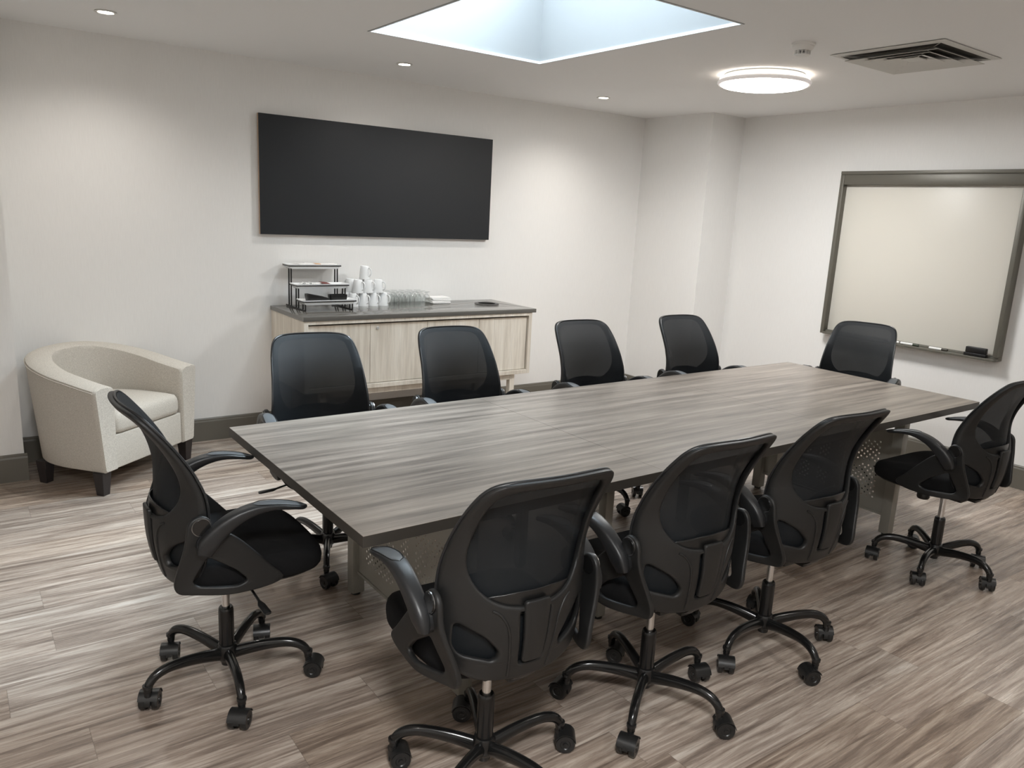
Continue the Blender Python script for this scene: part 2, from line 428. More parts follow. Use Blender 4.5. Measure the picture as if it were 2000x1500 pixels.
# ------------------------------------------------------------------ ceiling fittings
def ceiling_lamp(x, y, lab, pw=LAMP_W):
    t = thing('ceiling_lamp', (x, y, H), 0, lab, 'lamp')
    b = lathe(new(), [(0, 0), (0.235, 0), (0.245, -0.006), (0.245, -0.014), (0.235, -0.018), (0, -0.018)], 64); obj('backing_plate', b, M_whitep, t)
    b = lathe(new(), [(0.238, -0.018), (0.262, -0.018), (0.268, -0.024), (0.268, -0.031), (0.262, -0.036), (0.250, -0.036), (0.246, -0.030), (0.238, -0.030), (0.238, -0.018)], 64); obj('upper_ring', b, M_lampring, t)
    b = lathe(new(), [(0.250, -0.0365), (0.272, -0.0365), (0.279, -0.043), (0.279, -0.052), (0.272, -0.060), (0.262, -0.060), (0.258, -0.052), (0.250, -0.048), (0.250, -0.0365)], 64); obj('lower_ring', b, M_lamptrim, t)
    b = lathe(new(), [(0.2575, -0.0385), (0.2575, -0.052), (0.259, -0.060), (0.25, -0.067), (0.22, -0.073), (0.12, -0.078), (0, -0.080)], 64); obj('diffuser', b, M_lamp, t)
    area('ceiling_lamp_light', (0, 0, -0.085), 0.50, pw, (0.985, 0.995, 1.0), parent=t)
    obj('light_drum', lathe(new(), [(0.2365, -0.0185), (0.2365, -0.0365), (0.20, -0.0365), (0.20, -0.0185), (0.2365, -0.0185)], 64), M_drum, t)
    return t
ceiling_lamp(4.205, 3.263, 'large round flush-mounted white ceiling lamp, lit, near the smoke detector')
ceiling_lamp(0.2, 0.0, 'added unseen fill lamp, round and flush-mounted, on the ceiling behind the viewer', 36.0)  # out-of-view lamp added as fill for the near chairs and floor
def downlight(x, y, label, first=[None]):
    if first[0] is None:
        t = thing('downlight', (x, y, H), 0, label, 'downlight', 'recessed downlights')
        b = lathe(new(), [(0.036, 0.0), (0.052, -0.001), (0.054, -0.004), (0.050, -0.006), (0.040, -0.006), (0.036, -0.003), (0.036, 0)], 40); obj('trim_ring', b, M_whitep, t)
        b = lathe(new(), [(0, -0.0035), (0.036, -0.0035), (0.036, -0.001), (0, -0.001)], 40); obj('lens', b, M_down, t)
        l = bpy.data.lights.new('downlight_beam', 'SPOT'); l.energy = DOWN_W; l.color = (1.0, 0.955, 0.90); l.spot_size = math.radians(142); l.spot_blend = 1.0; l.shadow_soft_size = 0.036
        lo = bpy.data.objects.new('downlight_beam', l); C.objects.link(lo); lo.location = (0, 0, -0.012); lo.parent = t
        first[0] = t; return t
    t = copy_tree(first[0]); t.location = (x, y, H); t['label'] = label; return t
downlight(0.785, 4.765, 'small lit recessed downlight at the upper left, above the armchair')
downlight(2.53, 4.80, 'small lit recessed downlight in front of the black wall board')
downlight(4.25, 4.785, 'small lit recessed downlight nearest the far room corner')
for (x, y, w) in ((-0.9, 0.9, 'left of'), (2.6, 0.4, 'right of'), (4.6, 0.9, 'far right of')):
    downlight(x, y, 'added unseen recessed downlight in the ceiling, %s the viewer' % w)  # out-of-view downlights added to light the near part of the room
def smoke_detector():
    t = thing('smoke_detector', (3.60, 2.578, H), 0, 'white conical smoke detector on the ceiling between lamp and air vent', 'smoke detector')
    obj('mount', lathe(new(), [(0, 0), (0.058, 0), (0.058, -0.010), (0.054, -0.013), (0, -0.013)], 40), M_whitep, t)
    obj('body', lathe(new(), [(0, -0.013), (0.053, -0.013), (0.053, -0.022), (0.041, -0.038), (0, -0.038)], 40), M_whitep, t)
    obj('dark_core', lathe(new(), [(0, -0.038), (0.026, -0.038), (0.026, -0.054), (0, -0.054)], 32), M_dark, t)
    b = new()
    for k in range(12):
        a = 2*PI*k/12; s = box(new(), 0.026, 0.038, -0.0025, 0.0025, -0.056, -0.038); bmesh.ops.rotate(s, verts=s.verts, matrix=Matrix.Rotation(a, 3, 'Z')); merge(b, s)
    for z in (-0.042, -0.049):
        lathe(b, [(0.036, z), (0.0385, z), (0.0385, z-0.002), (0.036, z-0.002), (0.036, z)], 32)
    obj('cage', b, M_whitep, t)
    obj('cap', lathe(new(), [(0, -0.054), (0.036, -0.054), (0.033, -0.062), (0.020, -0.066), (0, -0.066)], 32), M_whitep, t)
smoke_detector()
def air_vent():
    cx, cy, hs = 4.22, 2.335, 0.30
    t = thing('air_vent', (cx, cy, H), 0, 'square four-way louvred air vent in the ceiling at the upper right', 'air vent')
    def ring(bm, o, zo, i, zi, th=0.0015):
        for a, bb, c, d in ((-1, -1, 1, -1), (1, -1, 1, 1), (1, 1, -1, 1), (-1, 1, -1, -1)):
            v = [bm.verts.new(p) for p in ((a*o, bb*o, zo), (c*o, d*o, zo), (c*i, d*i, zi), (a*i, bb*i, zi))]
            bm.faces.new(v)
    def solid(bm, o, zo, i, zi, th=0.002):
        s = new(); ring(s, o, zo, i, zi); bmesh.ops.remove_doubles(s, verts=s.verts[:], dist=1e-5)
        bmesh.ops.solidify(s, geom=s.faces[:], thickness=th); merge(bm, s)
    b = new(); solid(b, hs, -0.003, hs-0.035, -0.008); obj('outer_frame', b, M_vent, t, 20)
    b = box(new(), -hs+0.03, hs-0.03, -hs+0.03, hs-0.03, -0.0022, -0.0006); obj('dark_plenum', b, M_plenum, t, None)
    for k, o in enumerate((0.245, 0.175, 0.108)):
        b = new(); solid(b, o, -0.030+0.004*k, o-0.055, -0.006+0.0005*k); obj('louvre', b, M_vent, t, 20)
    b = box(new(), -0.045, 0.045, -0.045, 0.045, -0.018, -0.014); obj('centre_plate', b, M_vent, t, 20)
    b = new()
    for s1 in (-1, 1):
        for s2 in (-1, 1):
            tube(b, [(s1*0.04, s2*0.04, -0.012), (s1*0.27, s2*0.27, -0.008)], 0.0025, 6)
    obj('brace', b, M_vent, t)
air_vent()

# ------------------------------------------------------------------ office chair
# local frame: +X is the way the sitter looks, +Y the sitter's left
CX = smooth_tab([(0.40, -0.170), (0.46, -0.190), (0.52, -0.208), (0.59, -0.220), (0.69, -0.224), (0.76, -0.222), (0.84, -0.222), (0.92, -0.243), (1.00, -0.285), (1.05, -0.318)])
KX = smooth_tab([(0.40, 1.4), (0.46, 1.5), (0.55, 2.0), (0.74, 2.15), (0.83, 1.7), (0.92, 1.15), (1.0, 0.85), (1.05, 0.8)])
def bend(bm, off=0.0):
    """flat (y, z, depth) -> chair coordinates on the curved back"""
    for v in bm.verts:
        y, z, d = v.co.x, v.co.y, v.co.z
        v.co = Vector((lerp_tab(CX, z)+lerp_tab(KX, z)*y*y+off+d, y, z))
    return bm
def mirror_pts(half):
    return half + [(-a, b) for a, b in reversed(half) if abs(a) > 1e-6]
OUT = smooth_closed(mirror_pts([(0, 1.041), (0.10, 1.040), (0.158, 1.032), (0.187, 1.010), (0.202, 0.968), (0.211, 0.91), (0.218, 0.84), (0.225, 0.76), (0.229, 0.69), (0.226, 0.62), (0.214, 0.55), (0.190, 0.495), (0.145, 0.462), (0.08, 0.450), (0, 0.448)]), 4)
INN = smooth_closed(mirror_pts([(0, 1.014), (0.095, 1.012), (0.142, 1.003), (0.162, 0.980), (0.173, 0.93), (0.178, 0.86), (0.178, 0.80), (0.162, 0.745), (0.125, 0.700), (0.075, 0.678), (0, 0.672)]), 4)
MESHO = [(a*0.985, 0.672+(b-0.672)*0.988) for a, b in OUT if b > 0.47]
HOLE = round_poly([(0.198, 0.632), (0.200, 0.565), (0.182, 0.537), (0.100, 0.516), (0.090, 0.545), (0.130, 0.592)], 0.018, 4)
SLOT = round_poly([(0.047, 0.664), (0.036, 0.500), (-0.036, 0.500), (-0.047, 0.664)], 0.012, 3)
YC = frange(-0.21, 0.211, 0.03); ZC = frange(0.46, 1.03, 0.03)
def make_chair():
    t = thing('office_chair', (0, 0, 0), 0, 'x', 'office chair', 'black mesh-back office chairs around the conference table')
    # backrest shell
    sh = flat_shape([OUT, INN, HOLE, [(-a, b) for a, b in HOLE], SLOT], 0.011, 0.008, (YC, ZC)); bend(sh)
    back = obj('backrest_frame', sh, M_plastic, t, 50)
    ms = flat_shape([MESHO], 0.0012, 0.0006, (YC, ZC), 0); bend(ms, 0.0155)
    obj('mesh_panel', ms, M_mesh, t, 60)
    # thin rim that clamps the mesh
    rim = new(); pts = []
    for a, b in OUT:
        pts.append((lerp_tab(CX, b)+lerp_tab(KX, b)*a*a+0.012, a*0.992, 0.672+(b-0.672)*0.996))
    tube(rim, pts, 0.0045, 6, closed=True, up=(1, 0, 0)); obj('mesh_rim', rim, M_armpl, t, 60)
    lp = flat_shape([round_poly([(-0.12, 0.655), (-0.13, 0.700), (-0.05, 0.712), (0.05, 0.712), (0.13, 0.700), (0.12, 0.655), (0, 0.645)], 0.012, 3)], 0.003, 0.002, (YC, [0.67, 0.69]), 1); bend(lp, 0.004)
    obj('lumbar_support', lp, M_dark2, t, 50)
    la = flat_shape([round_poly([(0.040, 0.690), (0.030, 0.506), (-0.030, 0.506), (-0.040, 0.690)], 0.012, 4)], 0.007, 0.005, ([-0.02, 0, 0.02], ZC), 2); bend(la, -0.010)
    obj('lumbar_slider', la, M_plastic, t, 50)
    for s in (-1, 1):
        ribs = new(); p = []
        for y, z in ((0.118, 0.668), (0.098, 0.655), (0.078, 0.62), (0.070, 0.57), (0.064, 0.51), (0.060, 0.465)):
            p.append((lerp_tab(CX, z)+lerp_tab(KX, z)*y*y-0.0105, s*y, z))
        tube(ribs, catmull(p, 4), 0.004, 8)
        obj('moulded_rib', ribs, M_plastic, back, 60)
    # seat
    seat = new()
    base_o = [(-0.168, 0.0), (-0.165, 0.10), (-0.150, 0.165), (-0.125, 0.198), (-0.08, 0.218), (0.02, 0.232), (0.12, 0.238), (0.20, 0.232), (0.258, 0.205), (0.285, 0.15), (0.295, 0.07), (0.297, 0.0)]
    full = smooth_closed(base_o+[(x, -y) for x, y in reversed(base_o[1:-1])], 4)
    cxm = 0.05
    def ring(s, z, dx=0.0):
        out = []
        for x, y in full:
            xx = cxm+(x-cxm)*s+dx; yy = y*s
            zz = z - (0.020*max(0, (x-0.16)/0.13)**2 if z > 0.5 else 0) + (0.006*(abs(y)/0.22)**2*s if z > 0.5 else 0)
            out.append(seat.verts.new((xx, yy, zz)))
        return out
    rings = [ring(0.90, 0.452), ring(0.965, 0.455), ring(0.992, 0.466), ring(1.0, 0.485), ring(0.998, 0.502), ring(0.985, 0.518), ring(0.955, 0.530), ring(0.90, 0.5365), ring(0.75, 0.5385), ring(0.5, 0.537), ring(0.25, 0.535)]
    n = len(full)
    for a, bb in zip(rings[:-1], rings[1:]):
        for k in range(n): seat.faces.new((a[k], a[(k+1) % n], bb[(k+1) % n], bb[k]))
    seat.faces.new(rings[0][::-1]); seat.faces.new(rings[-1])
    obj('seat_cushion', seat, M_seat, t, 80)
    pan = new(); ring2 = []
    for s, z in ((0.80, 0.440), (0.88, 0.440), (0.905, 0.446), (0.90, 0.4515), (0.7, 0.4515)):
        ring2.append([pan.verts.new((cxm+(x-cxm)*s, y*s, z)) for x, y in full])
    for a, bb in zip(ring2[:-1], ring2[1:]):
        for k in range(n): pan.faces.new((a[k], a[(k+1) % n], bb[(k+1) % n], bb[k]))
    pan.faces.new(ring2[0][::-1]); pan.faces.new(ring2[-1])
    obj('seat_pan', pan, M_plastic, t, 50)
    mech = new(); box(mech, -0.12, 0.13, -0.085, 0.085, 0.405, 0.4395, 0.008); box(mech, -0.16, -0.10, -0.03, 0.03, 0.41, 0.4395, 0.006)
    lathe(mech, [(0, 0.385), (0.03, 0.385), (0.034, 0.405), (0, 0.405)], 20, (0, 0, 0))
    obj('tilt_mechanism', mech, M_black, t)
    spine = new(); tube(spine, catmull([(-0.10, 0, 0.425), (-0.155, 0, 0.425), (-0.19, 0, 0.45), (-0.195, 0, 0.485)], 5), [(0.035, 0.006)]*16, 10, up=(1, 0, 0.3)); obj('back_bracket', spine, M_black, t)
    kn = new(); lathe(kn, [(0, 0.345), (0.026, 0.345), (0.030, 0.352), (0.030, 0.372), (0.024, 0.382), (0.010, 0.384), (0.010, 0.405), (0, 0.405)], 20, (0.10, 0, 0)); obj('tension_knob', kn, M_black, t)
    lv = new(); tube(lv, catmull([(0.03, -0.08, 0.418), (0.035, -0.16, 0.416), (0.04, -0.22, 0.405), (0.042, -0.25, 0.398)], 5), 0.0045, 8)
    tube(lv, [(0.042, -0.245, 0.399), (0.043, -0.262, 0.396), (0.046, -0.315, 0.392), (0.046, -0.322, 0.392)], [(0.006, 0.005), (0.012, 0.006), (0.013, 0.006), (0.009, 0.004)], 10)
    obj('height_lever', lv, M_black, t)
    # column
    obj('lift_rod', lathe(new(), [(0, 0.26), (0.0135, 0.26), (0.0135, 0.39), (0, 0.39)], 24), M_chrome, t, label='chrome gas lift rod')
    obj('column_sleeve', lathe(new(), [(0, 0.075), (0.019, 0.075), (0.024, 0.082), (0.025, 0.11), (0.0255, 0.262), (0.024, 0.275), (0.021, 0.279), (0, 0.279)], 28), M_gloss, t)
    obj('hub', lathe(new(), [(0, 0.062), (0.020, 0.062), (0.022, 0.075), (0.030, 0.082), (0.034, 0.095), (0.034, 0.128), (0.030, 0.138), (0.0255, 0.140)], 28), M_gloss, t)
    # arms
    for s, nm in ((1, 'L'), (-1, 'R')):
        # side bracket: flat shape in (x, z) then set at y
        outer = [(-0.130, 0.722), (-0.152, 0.715), (-0.166, 0.695), (-0.172, 0.655), (-0.182, 0.600), (-0.197, 0.530), (-0.202, 0.492), (-0.190, 0.466), (-0.155, 0.456), (-0.08, 0.450), (0.0, 0.447), (0.065, 0.450), (0.112, 0.462), (0.118, 0.482), (0.085, 0.517), (0.030, 0.580), (-0.015, 0.628), (-0.050, 0.655), (-0.075, 0.662), (-0.090, 0.680), (-0.100, 0.705), (-0.113, 0.718)]
        hole = round_poly([(-0.110, 0.585), (-0.150, 0.500), (-0.135, 0.483), (-0.02, 0.474), (0.010, 0.486), (-0.03, 0.530)], 0.015, 4)
        br = flat_shape([smooth_closed(outer, 3), hole], 0.0085, 0.006, (frange(-0.19, 0.1, 0.03), frange(0.47, 0.70, 0.03)), 2)
        for v in br.verts:
            x, z, d = v.co.x, v.co.y, v.co.z
            a = min(1, max(0, (-0.03-x)/0.16)); c2 = min(1, max(0, (0.66-z)/0.18)); a = a*a*(3-2*a); c2 = c2*c2*(3-2*c2)
            v.co = Vector((x, s*(0.246-0.042*a*c2+d), z))
        bmesh.ops.recalc_face_normals(br, faces=br.faces[:])
        obj('arm_bracket', br, M_plastic, t, 50)
        hg = lathe(new(), [(0, 0.236), (0.026, 0.236), (0.026, 0.256), (0.0255, 0.262), (0, 0.262)], 28, (-0.128, 0, 0.690), 'Y')
        if s < 0:
            for v in hg.verts: v.co.y *= -1
            bmesh.ops.reverse_faces(hg, faces=hg.faces[:])
        hinge = obj('hinge_disc', hg, M_gloss, t)
        pv = lathe(new(), [(0, 0.250), (0.037, 0.250), (0.037, 0.262), (0, 0.262)], 32, (-0.108, 0, 0.635), 'Y')
        ar = merge(new(), pv)
        path = catmull([(-0.126, 0.272, 0.607), (-0.112, 0.272, 0.640), (-0.082, 0.274, 0.674), (-0.035, 0.276, 0.708), (0.02, 0.276, 0.727), (0.075, 0.277, 0.731), (0.13, 0.278, 0.7225), (0.170, 0.278, 0.7125), (0.187, 0.278, 0.7105)], 5)
        rad = [(p.x, p.y) for p in catmull([(0.010, 0.022, 0), (0.021, 0.028, 0), (0.023, 0.026, 0), (0.025, 0.021, 0), (0.027, 0.016, 0), (0.029, 0.011, 0), (0.029, 0.0085, 0), (0.022, 0.0065, 0), (0.007, 0.004, 0)], 5)]
        tube(ar, path, rad, 20, sq=0.55)
        # flatten top a little for a strap-like section
        if s < 0:
            for v in ar.verts: v.co.y *= -1
            bmesh.ops.reverse_faces(ar, faces=ar.faces[:])
        arm = obj('armrest', ar, M_armpl, t, 60)
        pd = new(); pp = [p for p in path if p.x > 0.012 and p.x < 0.184]; rr = [r for p, r in zip(path, rad) if p.x > 0.012 and p.x < 0.184]
        m = len(pp); pr = []
        for i, (ra, rb) in enumerate(rr):
            e = min(1, math.sqrt(max(0, 1-abs(2*i/(m-1)-1)**6)))
            pr.append((max(0.002, ra*0.84*e), max(0.0015, rb*0.55)))
        tube(pd, [(p.x, p.y*s, p.z+rr[i][1]*0.52) for i, p in enumerate(pp)], pr, 20, sq=0.6)
        obj('arm_pad', pd, M_pad, arm, 60)
        gr = new(); gp = []
        for sg in (1, -1):
            for i in (range(m) if sg > 0 else range(m-1, -1, -1)):
                p = pp[i]; e = pr[i][0]/max(rr[i][0]*0.86, 1e-6); wdt = rr[i][0]*0.84*e
                gp.append((p.x, s*(p.y+sg*wdt), p.z+rr[i][1]*0.97+0.0003))
        tube(gr, gp, 0.0011, 6, closed=True); obj('pad_groove', gr, M_dark, arm, 60)
        ri = lathe(new(), [(0.0262, 0.2555), (0.0282, 0.2555), (0.0282, 0.259), (0.0262, 0.259), (0.0262, 0.2555)], 32, (-0.128, 0, 0.690), 'Y')
        if s < 0:
            for v in ri.verts: v.co.y *= -1
            bmesh.ops.reverse_faces(ri, faces=ri.faces[:])
        obj('metal_ring', ri, M_ringm, hinge)
    return t
def make_base(t, rot):
    """five legs with casters, turned by rot about the column"""
    for k in range(5):
        a = rot+k*2*PI/5; ca, sa = math.cos(a), math.sin(a)
        if 'leg' not in META:
            b = new()
            path = catmull([(0.022, 0, 0.104), (0.08, 0, 0.118), (0.14, 0, 0.128), (0.20, 0, 0.131), (0.243, 0, 0.120), (0.268, 0, 0.097), (0.274, 0, 0.070)], 5)
            rad = [(p.x, p.y) for p in catmull([(0.0165, 0.023, 0), (0.016, 0.0215, 0), (0.0155, 0.0195, 0), (0.015, 0.0175, 0), (0.0145, 0.016, 0), (0.0135, 0.0145, 0), (0.013, 0.013, 0)], 5)]
            tube(b, path, rad, 14, up=(0.2, 0, 1)); META['leg'] = mesh_from(b, 'base_leg', 60); META['leg'].materials.append(M_gloss)
            c = new()   # hood over the twin wheels
            lathe(c, [(0, 0.046), (0.009, 0.046), (0.010, 0.070), (0.013, 0.072), (0.013, 0.080), (0, 0.080)], 16)
            hood = new()
            prof = []
            nA = 12
            for i in range(nA+1):
                an = math.radians(-15+i*(200/nA)); prof.append((0.0285*math.cos(an), 0.0265+0.0285*math.sin(an)))
            rings = []
            for y, sc in ((-0.0075, 1), (0.0075, 1)):
                rings.append([hood.verts.new((-0.016+px, y, pz)) for px, pz in prof])
            inner = []
            for y in (-0.0075, 0.0075):
                inner.append([hood.verts.new((-0.016+px*0.3, y, 0.0265+(pz-0.0265)*0.3)) for px, pz in prof])
            for i in range(nA):
                hood.faces.new((rings[0][i], rings[0][i+1], rings[1][i+1], rings[1][i]))
                hood.faces.new((rings[0][i], inner[0][i], inner[0][i+1], rings[0][i+1])); hood.faces.new((rings[1][i], rings[1][i+1], inner[1][i+1], inner[1][i]))
                hood.faces.new((inner[0][i], inner[1][i], inner[1][i+1], inner[0][i+1]))
            for i in (0, nA): hood.faces.new((rings[0][i], rings[1][i], inner[1][i], inner[0][i]))
            bmesh.ops.recalc_face_normals(hood, faces=hood.faces[:]); merge(c, hood)
            # outer shrouds
            for s in (-1, 1):
                sh = new(); o = []; i2 = []
                for i in range(nA+1):
                    an = math.radians(20+i*(150/nA)); o.append((-0.016+0.0285*math.cos(an), 0.0265+0.0285*math.sin(an))); i2.append((-0.016+0.0268*math.cos(an), 0.0265+0.0268*math.sin(an)))
                y0, y1 = 0.007*s, 0.0255*s
                A = [sh.verts.new((x, y0, z)) for x, z in o]; B = [sh.verts.new((x, y1, z)) for x, z in o]
                D = [sh.verts.new((x, y0, z)) for x, z in i2]; E2 = [sh.verts.new((x, y1, z)) for x, z in i2]
                for i in range(nA):
                    sh.faces.new((A[i], A[i+1], B[i+1], B[i])); sh.faces.new((D[i], E2[i], E2[i+1], D[i+1])); sh.faces.new((B[i], B[i+1], E2[i+1], E2[i])); sh.faces.new((A[i], D[i], D[i+1], A[i+1]))
                for i in (0, nA): sh.faces.new((A[i], B[i], E2[i], D[i]))
                bmesh.ops.recalc_face_normals(sh, faces=sh.faces[:]); merge(c, sh)
            META['caster'] = mesh_from(c, 'caster', 45); META['caster'].materials.append(M_black)
            w = new()
            for s in (-1, 1):
                lathe(w, [(0, 0.009*s), (0.024, 0.009*s), (0.026, 0.012*s), (0.026, 0.021*s), (0.024, 0.0245*s), (0.014, 0.0245*s), (0.012, 0.0225*s), (0.006, 0.0225*s), (0.005, 0.0255*s), (0, 0.0255*s)], 28, (-0.016, 0, 0.026), 'Y')
            META['wheel'] = mesh_from(w, 'caster_wheel', 45); META['wheel'].materials.append(M_wheel)
        leg = bpy.data.objects.new('base_leg', META['leg']); C.objects.link(leg); leg.parent = t; leg.rotation_euler = (0, 0, a)
        cs = bpy.data.objects.new('caster', META['caster']); C.objects.link(cs); cs.parent = t
        cs.location = (0.274*ca, 0.274*sa, 0); cs.scale = (1.2, 1.2, 1.2); cs.rotation_euler = (0, 0, a+CAST[(k*3+int(rot*10)) % len(CAST)])
        wh = bpy.data.objects.new('caster_wheel', META['wheel']); C.objects.link(wh); wh.parent = cs
META = {}
CAST = [0.4, 2.6, 1.3, -0.9, 3.0, -1.8, 0.9, -2.5]
chair0 = make_chair()
# x, y, facing (deg), base angle in the room (deg), label
CHAIRS = [
 (0.687, 2.535, -1.0, 47, 'black mesh office chair at the left end of the table, seen from its side'),
 (1.180, 1.655, 86.0, 67, 'nearest black office chair, back to us, its left armrest at the table corner'),
 (1.860, 1.662, 88.0, 72, 'second black office chair from the left along the near side of the table'),
 (2.545, 1.680, 87.5, 44, 'third black office chair from the left along the near side of the table'),
 (3.920, 1.680, 88.6, 50, 'black office chair at the right edge, near side of the table, farthest from the armchair'),
 (1.362, 3.262, -97.0, 30, 'black office chair behind the table, in front of the left half of the sideboard'),
 (2.137, 3.250, -94.0, 10, 'black office chair behind the table, in front of the right half of the sideboard'),
 (3.045, 3.245, -94.0, 52, 'black office chair behind the table, just right of the sideboard'),
 (3.915, 3.245, -94.0, 20, 'black office chair behind the table, in front of the corner pier'),
 (4.790, 2.762, 197.0, 40, 'black office chair at the far right end of the table, in front of the whiteboard'),
]
for i, (x, y, fa, ba, lab) in enumerate(CHAIRS):
    c = chair0 if i == 0 else copy_tree(chair0)
    c.location = (x, y, 0); c.rotation_euler = (0, 0, math.radians(fa)); c['label'] = lab
    META.setdefault('list', []).append((c, math.radians(ba-fa)))
for c, r in META['list']: make_base(c, r)

# ------------------------------------------------------------------ conference table
def conference_table():
    x0, y0, L, D, ang = 0.873, 1.845, 3.707, 1.225, 0.0057
    t = thing('conference_table', (x0, y0, 0), ang, 'long grey wood-grain conference table in three sections on grey metal legs', 'table')
    cuts = [0, 1.196, 2.43, L]; zt = 0.76; th = 0.036
    for k in range(3):
        a, bb = cuts[k], cuts[k+1]
        b = box(new(), a+(0.0001 if k else 0), bb-(0.0001 if k < 2 else 0), 0, D, zt-th, zt, 0.0008, 1)
        for f in b.faces:
            f.material_index = 0 if abs(f.normal.z) > 0.5 else 1
        o = obj('tabletop_section', b, None, t, 30, mats=[M_top, M_topedge])
    def leg(x, y, s=0.028):
        b = box(new(), x-s, x+s, y-s, y+s, 0.012, zt-th-0.0005, 0.004)
        lg = obj('leg', b, M_metal, t)
        obj('leg_foot', lathe(new(), [(0, 0), (0.020, 0), (0.020, 0.0118), (0, 0.0118)], 20, (x, y, 0)), M_black, lg)
    def rail(xa, xb, ya, yb, z0=0.66): obj('rail', box(new(), xa, xb, ya, yb, z0, zt-th-0.0006, 0.003), M_metal, t)
    def panel(x, ya, yb):
        """perforated modesty panel with an arched top edge"""
        z0, cell = 0.115, 0.0165
        ny = int((yb-ya)/cell); nz = 29; cy = (yb-ya)/ny
        b = new(); g = {}
        def top(i): u = i/ny*2-1; return 0.60+0.012*0-0.05*(1-u*u)
        def P(i, j):
            if (i, j) not in g:
                z = z0+(top(i)-z0)*j/nz; g[(i, j)] = b.verts.new((x, ya+cy*i, z))
            return g[(i, j)]
        for i in range(ny):
            for j in range(nz):
                q = [P(i, j), P(i+1, j), P(i+1, j+1), P(i, j+1)]
                hole = (i+j) % 2 == 0 and 3 < i < ny-4 and 3 < j < nz-4
                if hole:
                    u = (i-4)/(ny-9); v = (j-4)/(nz-9)
                    # pattern of perforated fields split by plain bands
                    if abs(v-0.52+0.18*(u-0.5)) < 0.035 and (u < 0.3 or u > 0.72): hole = False
                    if 0.36 < u < 0.45 or 0.55 < u < 0.64: hole = False
                if not hole: b.faces.new(q); continue
                c = sum((p.co for p in q), Vector())/4; r = 0.0054
                ring = [b.verts.new((x, c.y+r*math.cos(PI/8+k*PI/4+PI), c.z+r*math.sin(PI/8+k*PI/4+PI))) for k in range(8)]
                # corners: 0 low-left,1 low-right,2 up-right,3 up-left ; ring starts at low-left going ccw
                for k in range(4):
                    r0 = ring[(2*k) % 8]; r1 = ring[(2*k+1) % 8]; r2 = ring[(2*k+2) % 8]
                    b.faces.new((q[k], r1, r0)) if False else None
                for k in range(4):
                    a0, a1 = ring[2*k], ring[(2*k+1) % 8]
                    b.faces.new((q[k], a1, a0)); b.faces.new((q[k], q[(k+1) % 4], ring[(2*k+2) % 8], a1))
        bmesh.ops.recalc_face_normals(b, faces=b.faces[:])
        o = obj('modesty_panel', b, M_metal, t, None, label='perforated grey metal modesty panel')
        md = o.modifiers.new('thick', 'SOLIDIFY'); md.thickness = 0.0016; md.offset = 0
        rb = new(); box(rb, x-0.006, x+0.006, ya, yb, z0-0.012, z0); obj('panel_edge', rb, M_metal, o)
    for xx in (0.467, 3.270):
        leg(xx, 0.185); leg(xx, D-0.185)
        panel(xx, 0.2135, D-0.2135)
        rail(xx-0.022, xx+0.022, 0.2135, D-0.2135, 0.685)
        rail(0.06 if xx < 1 else 2.47, 0.438 if xx < 1 else 3.241, 0.170, 0.200, 0.69); rail(0.06 if xx < 1 else 2.47, 0.438 if xx < 1 else 3.241, D-0.2, D-0.17, 0.69)
    for xx in (1.245, 2.375):
        leg(xx, 0.335, 0.022); leg(xx, D-0.335, 0.022); rail(xx-0.02, xx+0.02, 0.358, D-0.358, 0.69)
conference_table()

